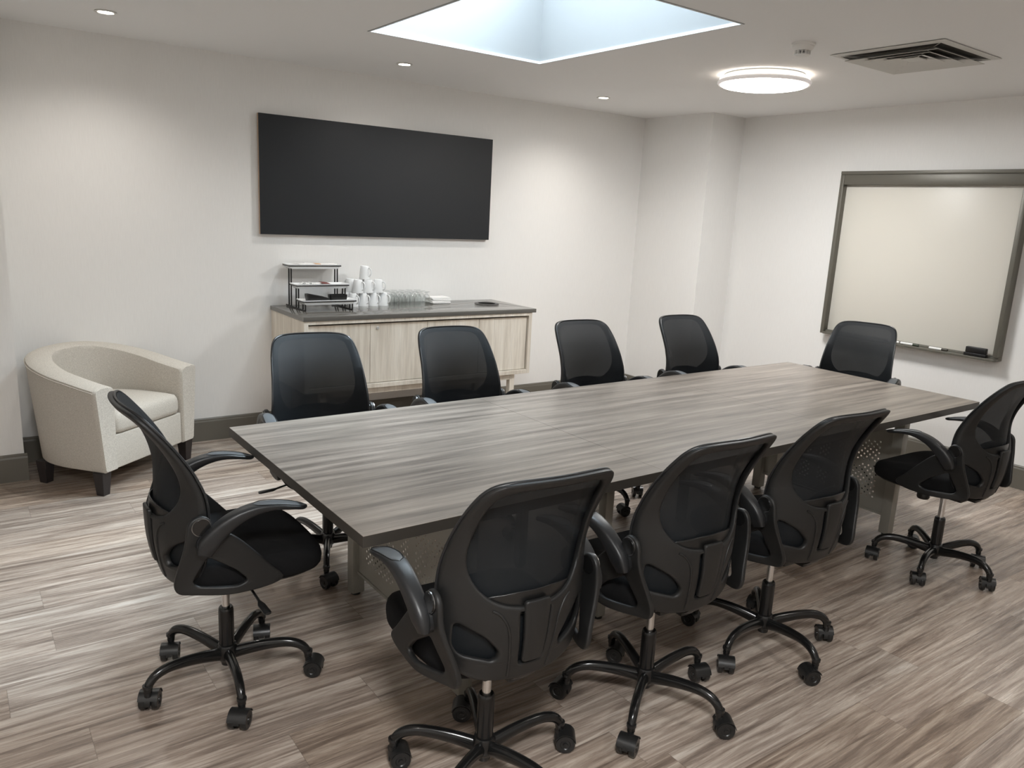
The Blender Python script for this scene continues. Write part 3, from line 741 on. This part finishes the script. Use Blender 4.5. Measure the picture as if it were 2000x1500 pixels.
# ------------------------------------------------------------------ sideboard
ZS = 0.930
def sideboard():
    x0, y0, x1, y1 = 1.836, 4.790, 3.715, W-0.012
    t = thing('sideboard', ((x0+x1)/2, (y0+y1)/2, 0), 0, 'pale oak sideboard with dark grey top and four doors against the back wall', 'sideboard')
    ox, oy = (x0+x1)/2, (y0+y1)/2
    def B(name, a, b2, c, d, e, f, m, bev=0.0015, parent=t, label=None):
        return obj(name, box(new(), a-ox, b2-ox, c-oy, d-oy, e, f, bev, 1), m, parent, 30, label)
    # countertop with a round opening
    gx, gy, gr = 3.50, 5.165, 0.088
    rect = [(x0-ox, y0-oy), (x1-ox, y0-oy), (x1-ox, y1-oy), (x0-ox, y1-oy)]
    circ = [(gx-ox+gr*math.cos(2*PI*k/40), gy-oy+gr*math.sin(2*PI*k/40)) for k in range(40)]
    b = flat_shape([rect, circ], 0.0145, 0.0012, None, 1)
    for v in b.verts: v.co.z += ZS-0.0145
    obj('countertop', b, M_counter, t, 30)
    b = lathe(new(), [(0.070, 0.003), (gr+0.008, 0.003), (gr+0.010, 0.0005), (gr-0.001, 0.0002), (gr-0.001, -0.055), (0.070, -0.055), (0.070, 0.003)], 48, (gx-ox, gy-oy, ZS)); 
    gm = obj('waste_hole_ring', b, M_black, t)
    obj('waste_hole_liner', lathe(new(), [(0, -0.054), (0.0695, -0.054), (0.0695, -0.052), (0, -0.052)], 40, (gx-ox, gy-oy, ZS)), M_dark, gm)
    xa, xb, ya, yb, za, zb = x0+0.006, x1-0.030, y0+0.008, y1, 0.42, ZS-0.0295
    tk = 0.030
    B('side_panel', xa, xa+tk, ya, yb, za, zb, M_oak); B('side_panel', xb-tk, xb, ya, yb, za, zb, M_oak)
    B('top_panel', xa+tk, xb-tk, ya, yb, zb-tk*0.8, zb, M_oak); B('bottom_panel', xa+tk, xb-tk, ya, yb, za, za+tk, M_oak)
    B('back_panel', xa+tk, xb-tk, yb-0.012, yb, za+tk, zb-tk, M_oak)
    xi0, xi1 = xa+tk+0.002, xb-tk-0.002; w = (xi1-xi0)/4
    for k in range(4):
        d = B('door', xi0+k*w+0.0012, xi0+(k+1)*w-0.0012, ya+0.022, ya+0.040, za+tk+0.003, zb-tk*0.8-0.012, M_oak)
        if k == 1:
            lk = lathe(new(), [(0, 0), (0.011, 0), (0.011, 0.005), (0.009, 0.007), (0, 0.007)], 24, (0, 0, 0), 'Y')
            for v in lk.verts: v.co = Vector((v.co.x+xi0+k*w+0.055-ox, ya+0.022-v.co.y-oy, v.co.z+0.835))
            bmesh.ops.recalc_face_normals(lk, faces=lk.faces[:]); obj('lock', lk, M_nickel, d)
    # plinth frame
    for xx in (xa+0.12, xb-0.165):
        for yy in (ya+0.03, yb-0.09):
            B('leg', xx, xx+0.045, yy, yy+0.045, 0, za-0.0005, M_oak)
    B('base_rail', xa+0.166, xb-0.166, ya+0.03, ya+0.055, za-0.045, za-0.001, M_oak); B('base_rail', xa+0.166, xb-0.166, yb-0.085, yb-0.06, za-0.045, za-0.001, M_oak)
sideboard()

# ------------------------------------------------------------------ things on the sideboard
TR = [(5.030, 1.002), (5.155, 1.098), (5.292, 1.222)]       # front y of each tray and its height
def serving_rack():
    t = thing('serving_rack', (2.118, 5.22, ZS), 0, 'three-tier black wire serving stand on the left end of the sideboard', 'serving rack')
    for sx in (-1, 1):
        X = sx*0.170; b = new()
        tube(b, [(X, -0.178, 0.005), (X, 0.185, 0.005)], 0.005, 8)
        obj('base_rail', b, M_black, t)
        for k, (fy, tz) in enumerate(TR):
            for dy in (0.014, 0.058):
                y = fy-5.22+dy; b = new(); tube(b, [(X, y, 0.005), (X, y, tz-ZS-0.010)], 0.0050, 8, up=(1, 0, 0)); obj('post', b, M_black, t)
    for k, (fy, tz) in enumerate(TR):
        y0 = fy-5.22; y1 = y0+0.116; b = new()
        pts = [(-0.192, y0, 0), (0.192, y0, 0), (0.192, y1, 0), (-0.192, y1, 0)]
        tube(b, [(x, y, tz-ZS-0.006) for x, y, _ in pts], 0.0045, 8, closed=True)
        obj('tray_holder', b, M_black, t)
serving_rack()
def tray(k, lab):
    fy, tz = TR[k]; cx, cy = 2.118, fy+0.058
    t = None; b = new()
    def rr(hx, hy, z):
        return [b.verts.new((x, y, z)) for x, y in round_poly([(-hx, -hy), (hx, -hy), (hx, hy), (-hx, hy)], 0.008, 3)]
    hx, hy = 0.196, 0.062
    rings = [rr(hx-0.024, hy-0.014, -0.028), rr(hx, hy, 0.002), rr(hx, hy, 0.005), rr(hx-0.012, hy-0.010, 0.001), rr(hx-0.032, hy-0.024, -0.018)]
    n = len(rings[0])
    for a, c in zip(rings[:-1], rings[1:]):
        for i in range(n): b.faces.new((a[i], a[(i+1) % n], c[(i+1) % n], c[i]))
    b.faces.new(rings[0][::-1]); b.faces.new(rings[-1])
    bmesh.ops.recalc_face_normals(b, faces=b.faces[:])
    o = obj('tray', b, M_white, None, 40); o.location = (cx, cy, tz); tag(o, lab, 'tray', 'white trays on the serving stand'); return o
tray(0, 'white rectangular tray on the lowest tier of the stand, holding two black containers')
tray(1, 'white rectangular tray on the middle tier, with the maroon packet')
tray(2, 'white rectangular tray on the top tier of the stand, with the tan packet')
def container(name, lab, x, y, z, hx, hy, hh, wedge):
    b = new(); rings = []
    for s, zz in ((0.88, 0), (1.0, hh*0.75), (1.0, hh), (0.90, hh), (0.84, 0.004)):
        rings.append([b.verts.new((px, py, zz*(1.0 if not wedge else (1.02-0.55*(px/hx*0.5+0.5)**2.2)))) for px, py in round_poly([(-hx*s, -hy*s), (hx*s, -hy*s), (hx*s, hy*s), (-hx*s, hy*s)], min(hx, hy)*0.55, 5)])
    n = len(rings[0])
    for a, c in zip(rings[:-1], rings[1:]):
        for i in range(n): b.faces.new((a[i], a[(i+1) % n], c[(i+1) % n], c[i]))
    b.faces.new(rings[0][::-1]); b.faces.new(rings[-1]); bmesh.ops.recalc_face_normals(b, faces=b.faces[:])
    o = obj(name, b, M_black, None, 40); o.location = (x, y, z); tag(o, lab, 'container')
container('condiment_bowl', 'black sloping-sided bowl at the left of the lowest tray', 2.048, TR[0][0]+0.060, TR[0][1]-0.0165, 0.080, 0.034, 0.058, True)
container('condiment_box', 'low black rectangular box at the right of the lowest tray', 2.198, TR[0][0]+0.060, TR[0][1]-0.0165, 0.064, 0.033, 0.052, False)
def packet(x, y, z, rz, tilt, m, lab, sx=0.032, sy=0.024, th=0.004, name='sachet', group=None, cat='sachet'):
    b = new(); n = 6; g = []
    for side in (1, -1):
        rows = []
        for i in range(n+1):
            rows.append([b.verts.new(((i/n*2-1)*sx, (j/n*2-1)*sy, side*th*(1-(i/n*2-1)**2)*(1-(j/n*2-1)**2)+side*0.0003)) for j in range(n+1)])
        g.append(rows)
        for i in range(n):
            for j in range(n): b.faces.new((rows[i][j], rows[i+1][j], rows[i+1][j+1], rows[i][j+1]))
    for i in range(n):
        for j in (0, n):
            b.faces.new((g[0][i][j], g[0][i+1][j], g[1][i+1][j], g[1][i][j])); b.faces.new((g[0][j][i], g[0][j][i+1], g[1][j][i+1], g[1][j][i]))
    bmesh.ops.recalc_face_normals(b, faces=b.faces[:])
    o = obj(name, b, m, None, 60); o.location = (x, y, z); o.rotation_euler = (tilt, tilt*0.6, rz); tag(o, lab, cat, group); return o
M_maroon = mat('maroon_wrap', srgb(112, 66, 62), 0.5); M_tan = mat('tan_wrap', srgb(214, 176, 140), 0.6)
def print_mat():
    m = mat('printed_paper', (0.8, 0.8, 0.78), 0.6); n = N(m); v = n.mapping((1, 1, 1)); t = n.n('ShaderNodeTexNoise', Scale=90.0, Detail=1.0); n.l(v, t.inputs['Vector'])
    n.l(n.ramp(t.outputs[0], [(0.40, (0.08, 0.09, 0.08)), (0.47, (0.8, 0.8, 0.78)), (0.7, (0.85, 0.85, 0.82))]), n.b.inputs['Base Color']); return m
M_print = print_mat()
random.seed(5)
ORD = ['first', 'second', 'third', 'fourth', 'fifth', 'sixth', 'seventh']
for k in range(7):
    packet(1.985+k*0.022, TR[2][0]+0.056+random.uniform(-0.012, 0.012), TR[2][1]+0.001+0.0015*(k % 3), random.uniform(-0.7, 0.7), 0.18, M_paper, 'white sachet on the top tray left of the tan one, %s from the left' % ORD[k], group='white sachets on the top tray')
packet(2.165, TR[2][0]+0.060, TR[2][1]+0.004, 0.2, 0.15, M_tan, 'tan sachet in the middle of the top tray')
for k in range(4):
    packet(2.205+k*0.024, TR[2][0]+0.062, TR[2][1]+0.001+0.0015*(k % 2), random.uniform(-0.5, 0.5), 0.15, M_paper, 'white sachet on the top tray right of the tan one, %s from it' % ORD[k], group='white sachets right of the tan one')
for k in range(4):
    packet(2.000+k*0.022, TR[1][0]+0.060+random.uniform(-0.01, 0.01), TR[1][1]+0.001+0.0025*(k % 2), random.uniform(-0.7, 0.7), 0.2, M_print, 'black and white printed sachet on the middle tray, %s from the left' % ORD[k], group='printed sachets on the middle tray')
for k in range(3):
    packet(2.088+k*0.016, TR[1][0]+0.060, TR[1][1]+0.001, random.uniform(-0.4, 0.4), 0.12, M_paper, 'white sachet left of the maroon packet on the middle tray, %s from the left' % ORD[k], group='white sachets on the middle tray')
packet(2.158, TR[1][0]+0.060, TR[1][1]+0.006, 0.3, 0.2, M_maroon, 'maroon wrapped packet on the middle tray', 0.04, 0.026, 0.007, 'tea_packet', cat='packet')

def make_mug():
    t = thing('mug', (0, 0, 0), 0, 'x', 'mug', 'white mugs stacked upside down on the sideboard')
    # upside down: rim on the counter
    b = lathe(new(), [(0.0370, 0.0), (0.0398, 0.0), (0.0400, 0.004), (0.0355, 0.055), (0.0305, 0.092), (0.0285, 0.096), (0.0265, 0.096), (0.0255, 0.0935), (0, 0.0935), (0, 0.090), (0.029, 0.089), (0.034, 0.055), (0.0375, 0.0)], 36)
    obj('body', b, M_white, t, 50)
    h = new(); tube(h, catmull([(0.0355, 0, 0.078), (0.046, 0, 0.080), (0.058, 0, 0.068), (0.060, 0, 0.048), (0.054, 0, 0.030), (0.0385, 0, 0.022)], 5), 0.0046, 8, up=(0, 1, 0)); obj('handle', h, M_white, t, 60)
    return t
mug0 = make_mug(); mugs = []
for k in range(4): mugs.append((2.385+k*0.0805, 5.250, 0, 'bottom row', k))
for k in range(4): mugs.append((2.375+k*0.0805, 5.335, 0, 'bottom back row', k))
for k in range(3): mugs.append((2.425+k*0.0805, 5.252, 1, 'second row', k))
mugs.append((2.400, 5.335, 1, 'back', 0)); mugs.append((2.482, 5.337, 1, 'back', 1))
mugs.append((2.495, 5.290, 2, 'top', 0))
WORD = ['leftmost', 'second from the left', 'third from the left', 'rightmost']
for i, (x, y, lv, row, k) in enumerate(mugs):
    m = mug0 if i == 0 else copy_tree(mug0)
    m.location = (x, y, ZS+0.0002+lv*0.0962); m.rotation_euler = (0, 0, math.radians((95 if 'back' in row else -62)+((i*37) % 17)-8))
    if row == 'bottom row': m['label'] = 'white upside-down mug, %s of the front bottom row, on the counter' % WORD[k]
    elif row == 'bottom back row': m['label'] = 'white upside-down mug of the bottom row behind, next to the wall, %s' % WORD[k]
    elif row == 'second row': m['label'] = 'white upside-down mug in the front of the second layer, %s' % ['leftmost', 'middle one', 'rightmost'][k]
    elif row == 'back': m['label'] = 'white upside-down mug of the second layer behind, %s one' % ['left', 'right'][k]
    else: m['label'] = 'single white upside-down mug on the very top of the mug pyramid'
def make_glass():
    b = lathe(new(), [(0.0345, 0.0), (0.0362, 0.0), (0.0385, 0.030), (0.0375, 0.050), (0.028, 0.072), (0.012, 0.084), (0.008, 0.090), (0.010, 0.096), (0.026, 0.101), (0.0325, 0.1035), (0.0325, 0.1055), (0, 0.1065)], 28)
    return tag(obj('drinking_glass', b, M_glass, None, 60), 'x', 'glass', 'clear footed glasses upside down beside the mugs')
glass0 = make_glass(); gi = 0
for r in range(3):
    for k in range(5):
        o = glass0 if gi == 0 else glass0.copy()
        if gi: C.objects.link(o)
        o.scale = (0.83, 0.83, 0.95); o.location = (2.708+k*0.0665-r*0.004, 5.215+r*0.0665+(0.008 if k % 2 else 0), ZS+0.0002)
        o['label'] = 'clear upside-down glass in the %s row, %s' % (['front', 'middle', 'back'][r], ['leftmost, next to the mugs', 'second from the mugs', 'middle one', 'fourth from the mugs', 'rightmost, next to the napkins'][k]); gi += 1
def napkins():
    random.seed(3)
    for k in range(7):
        b = new(); hx, hy, th = 0.083+random.uniform(-0.002, 0.002), 0.060, 0.0066
        box(b, -hx, hx, -hy, hy, 0, th, 0.0028, 3)
        o = obj('paper_napkin', b, M_paper, None, 50); o.location = (3.128+random.uniform(-0.004, 0.004), 5.300+random.uniform(-0.003, 0.003), ZS+0.0002+k*(th+0.0003)); o.rotation_euler = (0, 0, random.uniform(-0.05, 0.05))
        tag(o, 'folded white paper napkin, %s the pile right of the glasses' % ['lowest in', 'second from the bottom of', 'third from the bottom of', 'middle one of', 'third from the top of', 'second from the top of', 'topmost on'][k], 'napkin', 'pile of folded white napkins')
napkins()

# ------------------------------------------------------------------ wall boards
def wall_board():
    x0, x1, z0, z1 = 1.768, 3.647, 1.423, 2.213
    t = thing('wall_board', (x0, W, z0), 0, 'large blank matt black board with thin wood edge on the back wall', 'board')
    w, h = x1-x0, z1-z0
    obj('wood_core', box(new(), 0, w, -0.034, -0.010, 0, h, 0.001, 1), M_boardedge, t)
    obj('black_face', box(new(), 0, w, -0.0375, -0.0342, 0, h, 0.0008, 1), M_board, t)
    b = new()
    for zz in (0.10, h-0.16): box(b, 0.15, w-0.15, -0.0098, -0.0002, zz, zz+0.06)
    obj('wall_batten', b, M_boardedge, t)
wall_board()
def whiteboard():
    y0, y1, z0, z1 = 2.262, 3.590, 0.832, 2.090
    t = thing('whiteboard', (R, y0, z0), 0, 'square whiteboard with deep taupe frame and marker tray on the right wall', 'whiteboard')
    w, h = y1-y0, z1-z0; d = 0.085; fw = 0.030
    def B(name, xa, xb, ya, yb, za, zb, m=M_wbframe, bev=0.003, parent=t): return obj(name, box(new(), -xb, -xa, ya, yb, za, zb, bev, 2), m, parent, 40)
    B('backing', 0.0005, 0.028, fw, w-fw, 0.03, h-0.02, M_whitep, 0)
    B('board_surface', 0.0282, 0.032, fw, w-fw, 0.03, h-0.02, M_wb, 0.0005)
    B('frame_side', 0.0005, d, w-fw, w, 0.0, h-0.026); B('frame_side', 0.0005, d, 0.0, fw, 0.03, h-0.026)
    B('frame_top', 0.0005, d+0.002, 0, w, h-0.0255, h)
    B('roller_housing', 0.034, d-0.004, fw+0.0005, w-fw-0.0005, h-0.100, h-0.026)
    B('frame_bottom', 0.0005, 0.060, 0.0, w-fw-0.001, 0.0, 0.0295)
    tr = new()
    sh = round_poly([(0.0605, 0.0), (0.108, 0.0), (0.108, w-fw-0.002), (0.0605, w-fw-0.002)], [0.0, 0.035, 0.012, 0.0], 8)
    f = flat_shape([sh], 0.008, 0.002, None, 1)
    for v in f.verts: v.co = Vector((-v.co.x, v.co.y, v.co.z+0.0085))
    bmesh.ops.recalc_face_normals(f, faces=f.faces[:]); obj('marker_tray', f, M_wbframe, t)
    # things on the tray
    def marker(y, ln, capc, lab, flip=1):
        m = thing('marker', (R-0.084, y, z0+0.0172+0.0085), 0, lab, 'marker', 'whiteboard markers lying on the tray')
        b = lathe(new(), [(0, 0), (0.0078, 0.001), (0.0085, 0.004), (0.0085, ln*0.68), (0, ln*0.68)], 20, (0, 0, 0), 'Y'); e = lathe(new(), [(0, ln*0.681), (0.0083, ln*0.681), (0.0080, ln*0.97), (0.0070, ln), (0, ln)], 20, (0, 0, 0), 'Y')
        for q in (b, e):
            for v in q.verts: v.co.y *= flip
            bmesh.ops.recalc_face_normals(q, faces=q.faces[:])
        obj('barrel', b, M_paper, m); obj('cap', e, capc, m)
    marker(2.925, 0.135, mat('cap_green', srgb(50, 60, 45), 0.4), 'white-barrelled marker with a dark cap, middle of the tray', -1)
    marker(2.935, 0.125, M_black, 'marker lying nearest the chair, leftmost on the whiteboard tray')
    marker(2.715, 0.13, mat('cap_dark', srgb(60, 55, 45), 0.4), 'white-barrelled marker lying nearest the eraser on the tray', -1)
    e = thing('board_eraser', (R-0.085, 2.40, z0+0.0172), 0, 'chunky black board eraser at the right end of the whiteboard tray', 'eraser')
    obj('felt_base', box(new(), -0.020, 0.020, -0.075, 0.070, 0, 0.022, 0.004), M_black, e); obj('grip', box(new(), -0.016, 0.020, -0.070, 0.064, 0.0225, 0.062, 0.006), M_black, e)
whiteboard()

# ------------------------------------------------------------------ armchair
def armchair():
    # local: +Y front (toward the room), X across
    ang = math.radians(39.4)          # direction of the front edge in the room
    fr = Vector((0.588, 4.61, 0)); fl = Vector((1.183, 5.09, 0)); mid = (fr+fl)/2
    t = thing('armchair', (mid.x, mid.y, 0), ang, 'beige fabric tub armchair on dark wooden legs in the left corner', 'armchair')
    # local +X along front edge to the sitter's left (screen right), +Y = away from the camera (towards the back)
    HW, TH = 0.405, 0.125
    # plan centreline of the wrap: from front right arm, round the back, to front left arm
    def plan(u):
        """u in 0..1 -> outer point (x, y)"""
        return None
    D0 = -0.035      # front face of the arms
    outer = [(-HW, D0), (-HW, 0.12), (-HW+0.005, 0.28), (-HW+0.055, 0.435), (-HW+0.17, 0.555), (-0.10, 0.608), (0, 0.618)]
    inner = [(-HW+TH, D0), (-HW+TH, 0.12), (-HW+TH+0.003, 0.26), (-HW+TH+0.045, 0.385), (-0.160, 0.470), (-0.08, 0.500), (0, 0.505)]
    O = [(p.x, p.y) for p in catmull([(a, b2, 0) for a, b2 in outer], 6)]; I = [(p.x, p.y) for p in catmull([(a, b2, 0) for a, b2 in inner], 6)]
    O += [(-a, b2) for a, b2 in reversed(O[:-1])]; I += [(-a, b2) for a, b2 in reversed(I[:-1])]
    n = len(O)
    def topz(y): 
        s = min(1, max(0, (y-D0)/0.62)); return 0.615+0.135*(s**1.15)
    sec = []   # cross-section template: (side 0 outer..1 inner, z function)
    b = new(); rings = []
    for k in range(n):
        o = Vector((*O[k], 0)); i = Vector((*I[k], 0)); zt = topz((o.y+i.y)/2); zb = 0.135
        d = (i-o); ring = []
        flare = 0.02
        def P(s, z, extra=0.0):
            q = o+d*s; dr = -d.normalized()
            fz = max(0, (z-zb)/(zt-zb)); q = q+dr*(flare*fz-0.03*(1-fz)) if s < 0.5 else q
            return b.verts.new((q.x, q.y, z+extra))
        r = 0.022
        for s, z in ((0.06, zb), (0.0, zb+0.012), (0.0, zb+0.15), (0.0, zb+0.30), (0.0, zt-r), (0.03, zt-r*0.35), (0.12, zt-0.002), (0.35, zt+0.005), (0.65, zt+0.004), (0.88, zt-0.004), (0.97, zt-r*0.5), (1.0, zt-r*1.4), (1.0, 0.45), (1.0, 0.28), (1.0, zb)):
            ring.append(P(s, z))
        rings.append(ring)
    m = len(rings[0])
    for a, c in zip(rings[:-1], rings[1:]):
        for k in range(m): b.faces.new((a[k], a[(k+1) % m], c[(k+1) % m], c[k]))
    # front faces, slightly pillowed
    for rg, s in ((rings[0], 1), (rings[-1], -1)):
        cen = sum((v.co for v in rg), Vector())/m
        ins = [b.verts.new((cen.x+(v.co.x-cen.x)*0.88, D0-0.012, cen.z+(v.co.z-cen.z)*0.975)) for v in rg]
        for k in range(m): b.faces.new((rg[k], rg[(k+1) % m], ins[(k+1) % m], ins[k]))
        b.faces.new(ins)
    bmesh.ops.recalc_face_normals(b, faces=b.faces[:])
    body = obj('tub_body', b, M_uphol, t, 45)
    # piping seams along the outer and inner top edges and the front faces
    sm = new()
    for idx in (4,):
        tube(sm, [tuple(r[idx].co) if False else tuple(p) for r, p in zip(rings, PIPE(O, I, topz))], 0.0028, 6)
    obj('piping', sm, M_uphol, body)
    # front rail
    b = box(new(), -HW+TH+0.001, HW-TH-0.001, D0+0.004, D0+0.05, 0.135, 0.330, 0.008, 3); obj('front_rail', b, M_uphol, t)
    b = box(new(), -HW+TH+0.03, HW-TH-0.03, D0+0.05, 0.46, 0.16, 0.315, 0.0, 1); obj('seat_deck', b, M_uphol, t)
    # cushion
    cu = new(); base = [(-0.272, -0.040), (0.272, -0.040), (0.276, 0.15), (0.262, 0.30), (0.20, 0.43), (0.10, 0.485), (0, 0.492), (-0.10, 0.485), (-0.20, 0.43), (-0.262, 0.30), (-0.276, 0.15)]
    fo = round_poly(base, [0.05, 0.05]+[0.06]*9, 5); cy = 0.2; rr = []
    for s, z in ((0.93, 0.333), (0.985, 0.340), (1.0, 0.365), (1.0, 0.405), (0.985, 0.430), (0.95, 0.447), (0.85, 0.458), (0.6, 0.466), (0.3, 0.469)):
        rr.append([cu.verts.new((x*s, cy+(y-cy)*s, z)) for x, y in fo])
    for a, c in zip(rr[:-1], rr[1:]):
        for k in range(len(fo)): cu.faces.new((a[k], a[(k+1) % len(fo)], c[(k+1) % len(fo)], c[k]))
    cu.faces.new(rr[0][::-1]); cu.faces.new(rr[-1]); obj('seat_cushion', cu, M_uphol, t, 70)
    for (x, y) in ((-0.350, 0.005), (0.350, 0.005), (-0.300, 0.44), (0.300, 0.44)):
        b = new(); rg = []
        for h, z in ((0.024, 0), (0.034, 0.134)):
            rg.append([b.verts.new((x+a*h, y+c*h, z)) for a, c in ((-1, -1), (1, -1), (1, 1), (-1, 1))])
        for k in range(4): b.faces.new((rg[0][k], rg[0][(k+1) % 4], rg[1][(k+1) % 4], rg[1][k]))
        b.faces.new(rg[0][::-1]); b.faces.new(rg[1]); bmesh.ops.bevel(b, geom=b.edges[:], offset=0.002, segments=1, affect='EDGES')
        obj('leg', b, M_darkwood, t)
def PIPE(O, I, topz):
    out = []
    for o, i in zip(O, I):
        o = Vector((*o, 0)); i = Vector((*i, 0)); zt = topz((o.y+i.y)/2); d = (i-o).normalized()
        q = o-d*0.021; out.append((q.x, q.y, zt-0.018))
    return out
armchair()
